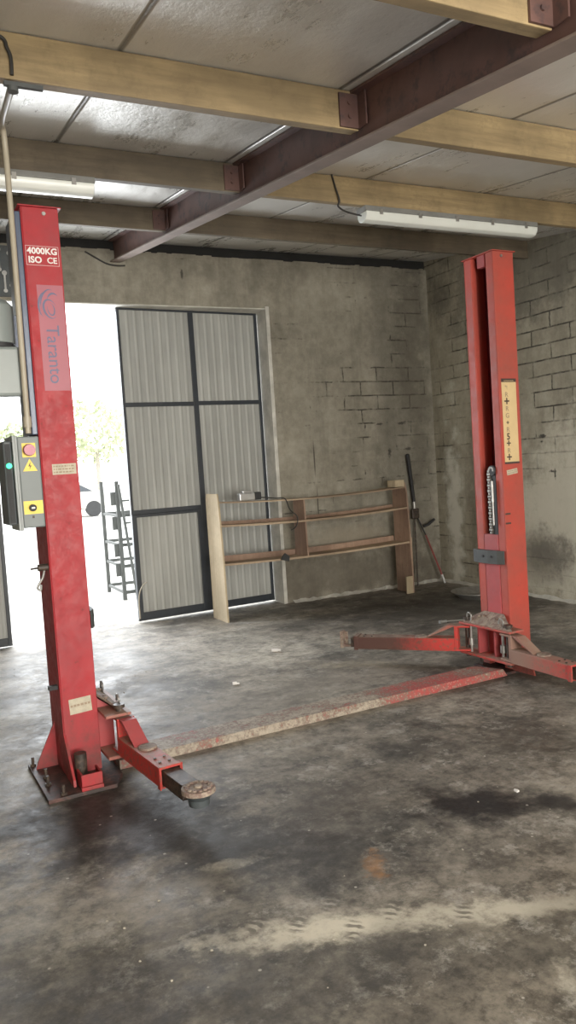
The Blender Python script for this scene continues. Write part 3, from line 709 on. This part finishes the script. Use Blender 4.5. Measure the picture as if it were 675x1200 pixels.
# swirl emblem above the word
m = MB()
def arc(cx, cz, rx, rz_, a0, a1, wd, rot=0):
    n = 18; prev = None
    for k in range(n+1):
        s_ = k/n; a = a0+(a1-a0)*s_; w_ = wd*math.sin(math.pi*min(max(s_, .04), .96))
        P = []
        for r in (-w_/2, w_/2):
            X = (rx+r)*math.cos(a); Z = (rz_+r)*math.sin(a)
            P.append(m.bm.verts.new((cx+X*math.cos(rot)-Z*math.sin(rot), -.0016, cz+X*math.sin(rot)+Z*math.cos(rot))))
        if prev: m.bm.faces.new((prev[0], prev[1], P[1], P[0]))
        prev = P
arc(.105, 2.325, .030, .046, .2, 5.2, .011, .3); arc(.085, 2.345, .034, .062, 1.5, 4.4, .010, -.1); arc(.097, 2.36, .034, .06, 1.3, 3.9, .008, -.25)
arc(.122, 2.36, .03, .04, .8, 2.9, .010, 0); arc(.108, 2.325, .016, .03, 2.5, 7.5, .007, .2)
m.build('swirl_emblem', M['navy'], root)
def sticker(parent, x0_, x1_, z0_, z1_, mt, lines, seed, tilt=0, y=-.0006):
    R = Matrix.Translation(((x0_+x1_)/2, 0, (z0_+z1_)/2)) @ Matrix.Rotation(tilt, 4, 'Y') @ Matrix.Translation((-(x0_+x1_)/2, 0, -(z0_+z1_)/2))
    m = MB(); m.box(x0_, x1_, y, -.0002, z0_, z1_, R); s_ = m.build('sticker', mt, parent)
    rr = random.Random(seed); m = MB(); hgt = (z1_-z0_)
    for k in range(lines):
        z = z1_-hgt*(k+.7)/(lines+.6); x = x0_+.006
        while x < x1_-.012:
            w_ = rr.uniform(.004,.016); m.box(x, min(x+w_, x1_-.006), y-.0006, y, z-hgt*.09, z+hgt*.05, R); x += w_+.004
    m.build('print', M['inkm'], s_); return s_
sticker(root, .052, .168, 1.520, 1.572, M['label'], 3, 3)
sticker(root, .040, .150, .325, .402, M['label'], 1, 5, -.05)
# knob valve and hook on the outer side
m = MB(); m.cyl((-.001,.03,1.07),(-.05,.03,1.07),.017,n=14); m.cyl((-.05,.03,1.07),(-.085,.03,1.068),.005,n=8); m.build('release_knob', M['grime'], root, smooth=True)
m = MB(); m.tube(smooth_path([(-.02,.03,1.055),(-.03,.03,1.02),(-.05,.03,.99),(-.058,.03,.97),(-.045,.03,.96),(-.04,.03,.985)]), .006); m.build('release_hook', M['zinc'], root, smooth=True)
m = MB(); m.box(-.045,-.001,.03,.06,.455,.475); m.build('cover_lug', M['black'], root)

# control box: a part of the left post, with its own pieces
m = MB(); m.box(-.105, -.003, -.012, .20, 1.272, 1.712); box = m.build('control_box', M['grey'], root, bevel=.006)
m = MB(); m.box(-.128, -.106, -.02, .208, 1.262, 1.718); m.box(-.118,-.112,-.024,-.02,1.262,1.718); m.build('box_lid', M['grey_lt'], box, bevel=.005)
m = MB(); m.box(-.170, -.129, .0, .20, 1.29, 1.695); m.build('box_front', M['grey_dk'], box, bevel=.008)
m = MB(); m.box(-.162,-.138,-.003,-.0005,1.30,1.68)
for k in range(9): m.box(-.158+.004*(k%2),-.142,-.008,-.003,1.32+k*.04,1.335+k*.04)
m.build('box_hinge_strip', M['black'], box)
m = MB(); m.cyl((-.150,-.008,1.575),(-.150,-.022,1.575),.013,n=16); m.build('green_lamp', M['green'], box, smooth=True)
m = MB(); m.box(-.085,-.022,-.0145,-.0125,1.612,1.680); m.build('button_plate', M['yellow'], box)
m = MB(); m.cyl((-.054,-.0145,1.646),(-.054,-.030,1.646),.018,n=20); m.cyl((-.054,-.030,1.646),(-.054,-.045,1.646),.029,.026,n=24); m.build('stop_button', M['btn'], box, smooth=True)
m = MB(); m.prism([(-.088,-.0135,1.545),(-.020,-.0135,1.545),(-.054,-.0135,1.605)], (0,.001,0)); w_ = m.build('warning_sticker', M['yellow'], box)
m = MB(); m.prism([(-.050,-.015,1.590),(-.062,-.015,1.568),(-.054,-.015,1.568),(-.058,-.015,1.551),(-.046,-.015,1.572),(-.054,-.015,1.572)], (0,.001,0))
m.build('lightning_mark', M['ink'], w_)
m = MB(); m.box(-.098,-.008,-.0145,-.0125,1.338,1.402); y_ = m.build('switch_plate', M['yellow'], box)
m = MB(); m.cyl((-.058,-.0145,1.368),(-.058,-.032,1.368),.017,n=18); s_ = m.build('main_switch', M['black'], box, smooth=True)
m = MB(); m.box(-.066,-.050,-.036,-.032,1.364,1.372, None); m.build('switch_mark', M['white'], s_)
m = MB(); m.box(-.062,-.052,-.0145,-.0125,1.318,1.330); m.build('switch_print', M['ink'], box)

# motor and tank on the outer side
m = MB(); m.cyl((-.155,.03,2.155),(-.155,.03,2.335),.088,n=36); m.cyl((-.155,.03,2.335),(-.155,.03,2.36),.085,.06,n=36)
mo = m.build('hoist_motor', M['motor'], root, smooth=True, bevel=.004)
m = MB(); m.cyl((-.155,.03,2.135),(-.155,.03,2.155),.080,n=36); m.build('motor_collar', M['black'], mo, smooth=True)
m = MB(); m.box(-.25,-.060,-.055,.14,1.90,2.135); m.build('oil_tank', M['motor'], root, bevel=.016)
m = MB(); m.box(-.062,-.002,.06,.12,1.98,2.30); m.build('motor_bracket', M['blue'], root)
m = MB(); m.box(-.20,-.14,-.10,-.062,2.345,2.39); m.build('terminal_box', M['conduit'], root, bevel=.004)

# right post
root, x0, sg, car = post(False)
arm(root, (-.09, -.075), (-.055, -1), -1, .60, .80, None, matb=M['arm_front'], stiff=0)
arm(root, (-.115, D+.045), (-.62, .70), -1, .80, .83, None, pad=False, matb=M['arm_rear'], stiff=0)
m = MB(); m.prism([(.0,-.001,.02),(.0,-.2,.02),(.0,-.19,.05),(.0,-.001,.27)], (.012,0,0)); m.build('gusset', M['red_or'], root)
# chain over its wheel
ch = MB(); z = .94; k = 0
while z < 1.37:
    w_ = .014 if k % 2 else .008
    ch.box(-.012, .004, .130-w_, .130+w_, z, z+.014); z += .019; k += 1
for q in range(9):
    a = math.pi*q/8; c_ = Vector((-.006, .105+.02*math.cos(a), 1.37+.02*math.sin(a))); ch.box(c_.x-.005, c_.x+.004, c_.y-.006, c_.y+.006, c_.z-.005, c_.z+.005)
ch.build('lift_chain', M['chain'], root)
m = MB(); m.cyl((.012,.1,1.37),(-.01,.1,1.37),.034,n=28); m.build('chain_wheel', M['black'], root, smooth=True)
m = MB(); m.box(.0,.07,.075,.118,.936,1.36); m.build('cylinder_body', M['black'], root)
m = MB(); m.cyl((-.02,.088,1.16),(-.02,.088,1.30),.009,n=12); m.cyl((-.02,.088,1.0),(-.02,.088,1.16),.006,n=12); m.build('cylinder_rod', M['zinc'], root, smooth=True)
m = MB(); m.tube([(.10,.12,.94),(.10,.12,2.72)], .008); m.tube([(.12,.19,.94),(.12,.19,2.72)], .006); m.build('equaliser_cable', M['grime'], root, smooth=True)
# cream strip of marks on the side
m = MB(); m.box(.022,.150,-.0016,-.0002,1.412,1.974); st = m.build('label_strip', M['strip'], root)
for z0_,z1_ in ((1.952,1.976),(1.408,1.422)): m = MB(); m.box(.020,.152,-.0022,-.0016,z0_,z1_); m.build('strip_border', M['ink'], st)
text_part('~~~~~', M['strip'], st, front(.086, 1.962, -.0024), .03, name='print')
marks = [('"!', .035), ('R', .045), ('+', .085), ('R', .045), ('G', .045), ('+', .04), ('R', .045), ('5', .06), ('+', .07), ('R', .045), ('+', .085)]
z = 1.915
for i, (ch_, sz) in enumerate(marks):
    text_part(ch_, M['ink'] if ch_ in '+5' else M['inkm'], st, front(.062, z, -.0022), sz, name='print', bold=.0015 if ch_ in '+5' else .0003)
    z -= .0465
sticker(root, .035, .130, 1.338, 1.372, M['label'], 2, 9, -.12)
for z in (1.012, 1.076): m = MB(); m.box(.003,.050,-.0012,-.0002,z-.006,z+.006); m.build('height_mark', M['ink'], root)

# floor cover between the posts
o = thing('floor_cross_plate', 'long worn red tread plate duct lying on the floor between both lift posts', 'cover plate', LO, TH)
m = MB()
x0_, x1_ = .262, 2.90; yf, yb = -.03, .175
prof = [(yf,0),(yf+.006,.048),(yb-.006,.048),(yb,0)]
v = []
for x, cut in ((x0_,0),(x1_,1)):
    r = []
    for (y, z) in prof:
        xx = x if not cut else (x-.09*(1 if y > 0 else 0)-(.0 if z == 0 else .03)); r.append(m.bm.verts.new((xx, y, z)))
    v.append(r)
for i in range(3): m.bm.faces.new((v[0][i], v[0][i+1], v[1][i+1], v[1][i]))
m.bm.faces.new(v[0][::-1]); m.bm.faces.new(v[1]); m.bm.faces.new((v[0][0], v[0][3], v[1][3], v[1][0]))
m.build('tread_plate', M['worn'], o, bevel=.003)

# ------------------------------------------------------------------ plywood van shelving
SX0, SX1, SY = 2.69, 4.93, 7.09
o = thing('plywood_shelf_unit', 'bare plywood van shelving unit with three shelves standing before the gate', 'shelf unit', (SX0, SY, 0), .026)
def side(x, th, h, d0, d1, mt, nm='side_panel', z0=0, y0=0):
    """curved front edge: deep at the foot, stepping back at the top"""
    pts = [(x, y0, z0)]
    for k in range(0, 13):
        s_ = k/12; pts.append((x, y0+d1*s_**2.0*.9, z0+(h-z0)*s_))
    pts[-1] = (x, y0+d1*.9+.02, h); pts.append((x, d0-.02, h)); pts.append((x, d0, h-.05)); pts.append((x, d0, z0))
    m = MB(); m.prism(pts, (th,0,0)); return m.build(nm, mt, o, bevel=.001)
side(0, .018, 1.262, .36, .05, M['ply_side'])
side(2.235, .018, 1.225, .30, .05, M['ply_in'], y0=.0)
m = MB(); m.box(2.254, 2.268, .02, .15, .13, .62); m.build('doubler_panel', M['ply'], o, bevel=.001)
m = MB(); m.box(2.11, 2.234, .06, .20, 1.182, 1.255); m.build('end_block', M['ply_side'], o)
m = MB(); m.box(2.15, 2.234, -.006, .012, 0, .19); m.build('foot_block', M['ply_side'], o, bevel=.001)
def shelf(z, sag, yf, yb, lip, x0=.019, x1=2.234):
    m = MB(); n = 12; prev = None
    for k in range(n+1):
        s_ = k/n; x = x0+(x1-x0)*s_; dz = -sag*4*s_*(1-s_)
        r = [m.bm.verts.new((x, yf, z+dz)), m.bm.verts.new((x, yb, z+dz)), m.bm.verts.new((x, yb, z+dz+.012)), m.bm.verts.new((x, yf, z+dz+.012))]
        if prev:
            for i in range(4): m.bm.faces.new((prev[i], prev[(i+1)%4], r[(i+1)%4], r[i]))
        else: m.bm.faces.new(r[::-1])
        prev = r
    m.bm.faces.new(prev); s = m.build('shelf_board', M['ply'], o)
    if lip:
        for yy, hh in ((yb-.012, lip), (yf+.001, .020)):
            m = MB(); prev = None
            for k in range(n+1):
                s_ = k/n; x = x0+(x1-x0)*s_; dz = -sag*4*s_*(1-s_)
                r = [m.bm.verts.new((x, yy, z+dz+.012)), m.bm.verts.new((x, yy+.010, z+dz+.012)), m.bm.verts.new((x, yy+.010, z+dz+hh)), m.bm.verts.new((x, yy, z+dz+hh))]
                if prev:
                    for i in range(4): m.bm.faces.new((prev[i], prev[(i+1)%4], r[(i+1)%4], r[i]))
                else: m.bm.faces.new(r[::-1])
                prev = r
            m.bm.faces.new(prev); m.build('shelf_lip', M['ply_in'] if hh == lip else M['ply'], s)
shelf(1.168, .035, .05, .30, 0)
shelf(.935, .03, .035, .32, .045)
shelf(.555, .02, .018, .33, .07)
m = MB(); m.prism([(.955,.035,.548),(.955,.30,.548),(.955,.29,1.132),(.955,.055,1.132)], (.016,0,0)); m.build('divider', M['ply_in'], o)

# things lying on the shelves
p = thing('drill_gadget', 'small silver and black power tool lying on top plywood shelf', 'tool', (3.10, 7.26, 1.170))
m = MB(); m.box(-.14, .03, -.04, .04, 0, .075); m.box(-.10,.0,-.03,.03,.075,.10); m.build('tool_body', M['silver'], p, bevel=.01)
m = MB(); m.box(.031, .10, -.038, .038, 0, .078); m.build('tool_grip', M['black'], p, bevel=.01)
m = MB(); m.tube(smooth_path([(3.21,7.25,1.19),(3.35,7.22,1.17),(3.42,7.14,1.16),(3.45,7.105,1.05),(3.52,7.085,.97),(3.50,7.08,.88),(3.44,7.085,.84)]), .006)
tag(m.build('tool_cable', M['cable'], smooth=True), 'thin dark cable trailing from the silver tool over the plywood shelves', 'cable')
p = thing('black_clip', 'small black clamp hooked on the lowest plywood shelf edge', 'clamp', (3.36, 7.10, .556))
m = MB(); m.prism([(-.05,-.012,-.005),(.04,-.012,-.03),(.05,-.012,.02),(.0,-.012,.06),(-.03,-.012,.03)], (0,.02,0)); m.build('clamp_body', M['black'], p, bevel=.004)

# rods leaning in the corner
p = thing('long_handled_pole', 'slim steel pole with thick black grip leaning upright on the back wall', 'pole', (5.235,7.50,0))
m = MB(); m.tube([(0,0,.0),(.04,.05,.60),(.055,.065,.92)], .009); m.build('pole_shaft', M['grime'], p, smooth=True)
m = MB(); m.cyl((.055,.065,.90),(.055,.067,.98),.020,.016); m.build('pole_collar', M['zinc'], p, smooth=True)
m = MB(); m.cyl((.055,.067,.98),(.015,.085,1.52),.021,.024); m.ball((.015,.085,1.52), .024); m.build('pole_grip', M['black'], p, smooth=True)
m = MB(); m.box(.0,.10,.03,.06,.78,.90); m.build('pole_bracket', M['grime'], p, bevel=.01)
p = thing('wheel_wrench_rod', 'dull red rod with black side handle leaning in the room corner', 'rod', (5.575,7.44,0))
m = MB(); m.tube([(0,0,.0),(-.02,.02,.10)], .014); m.build('rod_tip', M['silver'], p, smooth=True)
m = MB(); m.tube([(-.02,.02,.10),(-.17,.09,.58)], .011); m.build('rod_shaft', M['redrod'], p, smooth=True)
m = MB(); m.tube([(-.17,.09,.58),(-.27,.14,.85)], .009); m.tube([(-.185,.10,.68),(-.12,.09,.70),(-.04,.08,.755)], .016); m.build('rod_handle', M['black'], p, smooth=True)

# metal tray behind the right post
p = thing('drip_tray', 'shallow round grey metal drip tray on floor behind right lift post', 'tray', (5.26,6.45,0))
m = MB(); n = 36; R = [(.20,0),(.27,.055),(.285,.06),(.285,.066),(.265,.06),(.195,.008)]
rings = [[m.bm.verts.new((r*math.cos(2*math.pi*i/n), r*math.sin(2*math.pi*i/n), z)) for i in range(n)] for r, z in R]
for a, b in zip(rings, rings[1:]):
    for i in range(n): m.bm.faces.new((a[i], a[(i+1)%n], b[(i+1)%n], b[i]))
m.bm.faces.new(rings[0][::-1]); m.bm.faces.new(rings[-1]); m.build('tray_dish', M['zinc'], p, smooth=True)

# small things on the floor
def small(name, label, cat, loc, fn, mt, group=None):
    m = MB(); fn(m); ob = m.build(name, mt, smooth=False); ob.location = loc; tag(ob, label, cat, group); return ob
small('metal_bolt', 'small silver bolt with thin rod on floor behind the right rear lift arm', 'bolt', (4.18,5.66,0), lambda m: (m.cyl((0,0,.012),(.05,-.012,.012),.012,n=10), m.cyl((.05,-.012,.012),(.26,-.07,.007),.005,n=8), m.box(-.02,.012,-.012,.012,.0,.024)), M['silver'])
small('white_plastic_plug', 'larger white cylindrical plug lying on open floor before the shelf unit', 'plug', (2.545,5.69,0), lambda m: (m.cyl((-.02,.012,.014),(.022,-.012,.014),.014,n=12), m.cyl((.022,-.012,.014),(.045,-.022,.012),.009,n=8)), M['white'])
small('white_plastic_plug', 'smaller white plug lying on open floor right of the left lift post', 'plug', (1.92,5.0,0), lambda m: (m.cyl((-.016,.004,.012),(.012,-.004,.012),.012,n=12), m.cyl((.012,-.004,.01),(.028,-.01,.008),.007,n=8)), M['white'])
small('paint_flake', 'white curled paint flake lying on dark oil stain on floor', 'flake', (2.289,2.62,0), lambda m: (m.prism([(-.008,-.014,0),(.006,-.012,0),(.010,.0,0),(.002,.014,0),(-.008,.008,0)], (0,0,.006))), M['white'])
m = MB()
for k in range(90):
    x, y = random.uniform(.3, 4.2), random.uniform(1.6, 6.6)
    if 2.7 < y < 5.3: y = random.choice((random.uniform(1.6,2.6), random.uniform(5.4,6.4)))
    r = random.uniform(.002,.006)
    m.ball((x, y, r*.5), r, 1, (1,1,.6), .3)
tag(m.build('floor_crumbs', M['crumb']), 'scattered pale crumbs of dirt on the concrete floor', 'debris', kind='stuff')

# tool board above the gateway, far left
p = thing('tool_board', 'dark board hung with wrenches on back wall above gateway at left', 'tool board', (.62, YB-.03, 3.2))
m = MB(); m.box(-.05,.42,0,.028,0,.46); m.build('board', M['grey_dk'], p)
for i, (x, z, L) in enumerate(((.02,.30,.16),(.08,.42,.17),(.17,.40,.2),(.22,.24,.16),(.29,.43,.19),(.33,.22,.17),(.385,.40,.30))):
    m = MB(); m.box(x-.008,x+.008,-.008,-.001,z-L+.02,z-.02); m.cyl((x,-.010,z-.01),(x,-.001,z-.01),.022,n=12); m.cyl((x,-.010,z-L),(x,-.001,z-L),.018,n=12)
    q = m.build('wrench', M['zinc']); q.location = p.location
    tag(q, 'steel wrench hanging on the dark tool board above the gateway', 'wrench', 'wrenches on the tool board')

# ------------------------------------------------------------------ outside
def rackf(name, label, loc, rz, w, d, h, zs, cat='rack'):
    o = thing(name, label, cat, loc, rz)
    for x in (0, w):
        for y in (0, d):
            m = MB(); m.box(x-.022, x+.022, y-.02, y+.02, -.01, h); m.build('upright', M['rack'], o)
    for z in zs:
        m = MB(); m.box(-.02, w+.02, -.012, .012, z-.02, z+.02); m.box(-.02, w+.02, d-.012, d+.012, z-.02, z+.02)
        m.box(-.012, .012, .02, d-.02, z-.016, z+.016); m.box(w-.012, w+.012, .02, d-.02, z-.016, z+.016)
        m.build('rail', M['rack'], o)
    return o
r1 = rackf('storage_rack', 'grey steel storage rack standing outside the gateway', (2.262,9.41,0), .0, .62, .83, 1.44, (.08,.40,.66,1.02))
for z in (.28,.52,.85,1.15): m = MB(); m.box(-.075,-.022,.02,.05,z,z+.16); m.build('hook_strip', M['rack'], r1)
o = thing('step_ladder', 'grey ladder leaning by the storage rack beside the gate leaf', 'ladder', (2.40,9.33,0))
for x in (0, .32):
    m = MB(); m.tube([(x,0,0),(x-.13,.02,1.40)], .018, 8); m.build('stile', M['rack'], o)
for k in range(5):
    z = .12+k*.27; m = MB(); m.box(-.13*z/1.4, .32-.13*z/1.4, -.01, .02, z-.012, z+.012); m.build('rung', M['rack'], o)
# parked car, far out in the yard
o = thing('parked_car', 'pale car parked far out in the bright yard seen through gateway', 'car', (4.9,31,0))
m = MB(); m.prism([(0,0,.30),(0,0,.75),(.25,0,.88),(1.1,0,.95),(1.6,0,1.38),(2.9,0,1.40),(3.7,0,.98),(4.2,0,.90),(4.2,0,.30)], (0,1.7,0)); m.build('body', M['carp'], o, bevel=.08, smooth=True)
m = MB(); m.prism([(1.25,-.01,.98),(1.68,-.01,1.32),(2.82,-.01,1.33),(3.4,-.01,1.0)], (0,.02,0)); m.build('side_windows', M['glassd'], o)
for x in (.8, 3.4):
    m = MB(); m.cyl((x,-.01,.31),(x,.2,.31),.31,n=24); m.build('wheel', M['tyre'], o, smooth=True)
o.location = (3.1, 31, 0)
for i, (x, y, h, lb) in enumerate(((4.4,38,4.6,'pale sunlit tree beyond the yard, right of the parked car'),(9.2,42,6.2,'tall pale tree beyond the yard behind the gate leaf'),(1.0,40,3.2,'low pale tree beyond the yard left of the lift post'))):
    o = thing('leafy_tree', lb, 'tree', (x, y, -.02))
    m = MB(); m.cyl((0,0,0),(0,0,h*.5),.16,.1,10); m.build('trunk', M['bark'], o)
    m = MB(); rr = random.Random(i)
    for k in range(900):
        a, b, r = rr.uniform(0, 6.28), rr.uniform(-1, 1), rr.uniform(.55, 1)
        cc = Vector((math.cos(a)*math.sqrt(1-b*b)*h*.34*r, math.sin(a)*math.sqrt(1-b*b)*h*.34*r, h*.66+b*h*.3*r)); s_ = rr.uniform(.1,.22)
        d1 = Vector((rr.uniform(-1,1), rr.uniform(-1,1), rr.uniform(-1,1))).normalized()*s_; d2 = d1.orthogonal().normalized()*s_*.7
        m.bm.faces.new([m.bm.verts.new(cc+q) for q in (d1, d2, -d1, -d2)])
    m.build('foliage', M['leaf'], o)

# ------------------------------------------------------------------ light
w = bpy.data.worlds.new('overcast'); bpy.context.scene.world = w; w.use_nodes = True
bg = w.node_tree.nodes['Background']; bg.inputs[0].default_value = (.93,.97,1,1); bg.inputs[1].default_value = 5.0
def area(name, loc, rot, sx, sy, power, colr):
    l = bpy.data.lights.new(name, 'AREA'); l.shape = 'RECTANGLE'; l.size = sx; l.size_y = sy; l.energy = power; l.color = colr
    o = link(bpy.data.objects.new(name, l)); o.location = loc; o.rotation_euler = rot; return o
# daylight entering by the gateway and by the wide doorway behind the camera, plus an added lamp
area('gateway_daylight', (.9, 8.6, 2.1), (math.radians(-82), 0, math.radians(0)), 2.6, 2.9, 230, (.90,.95,1))
area('doorway_daylight', (1.2, YF-.5, 1.1), (math.radians(94), 0, 0), 4.6, 2.0, 430, (1,.93,.80))
area('added_high_lamp', (1.2, -1.6, 2.35), (math.radians(72), 0, 0), 1.3, .5, 95, (1,.94,.82))  # added lamp under the roof, no opening there; crispens shelf shadows

sc = bpy.context.scene
sc.view_settings.view_transform = 'Standard'; sc.view_settings.look = 'None'; sc.view_settings.exposure = 0.06; sc.view_settings.gamma = 1.08
try:
    sc.cycles.use_denoising = True; sc.cycles.max_bounces = 8; sc.cycles.sample_clamp_indirect = 8
except Exception: pass

# ------------------------------------------------------------------ camera
F = Vector((.43374748,.89911427,-.05879337)); R = Vector((.8971531,-.43700865,-.06434085)); Uc = Vector((.08354298,.02483898,.99619456))
cd = bpy.data.cameras.new('camera'); cam = link(bpy.data.objects.new('camera', cd))
cam.matrix_world = Matrix(((R.x,Uc.x,-F.x,0),(R.y,Uc.y,-F.y,0),(R.z,Uc.z,-F.z,1.4901),(0,0,0,1)))
cd.sensor_fit = 'VERTICAL'; cd.sensor_height = 24; cd.lens = 915.08/1200*24; cd.clip_start = .05; cd.clip_end = 300
sc.camera = cam
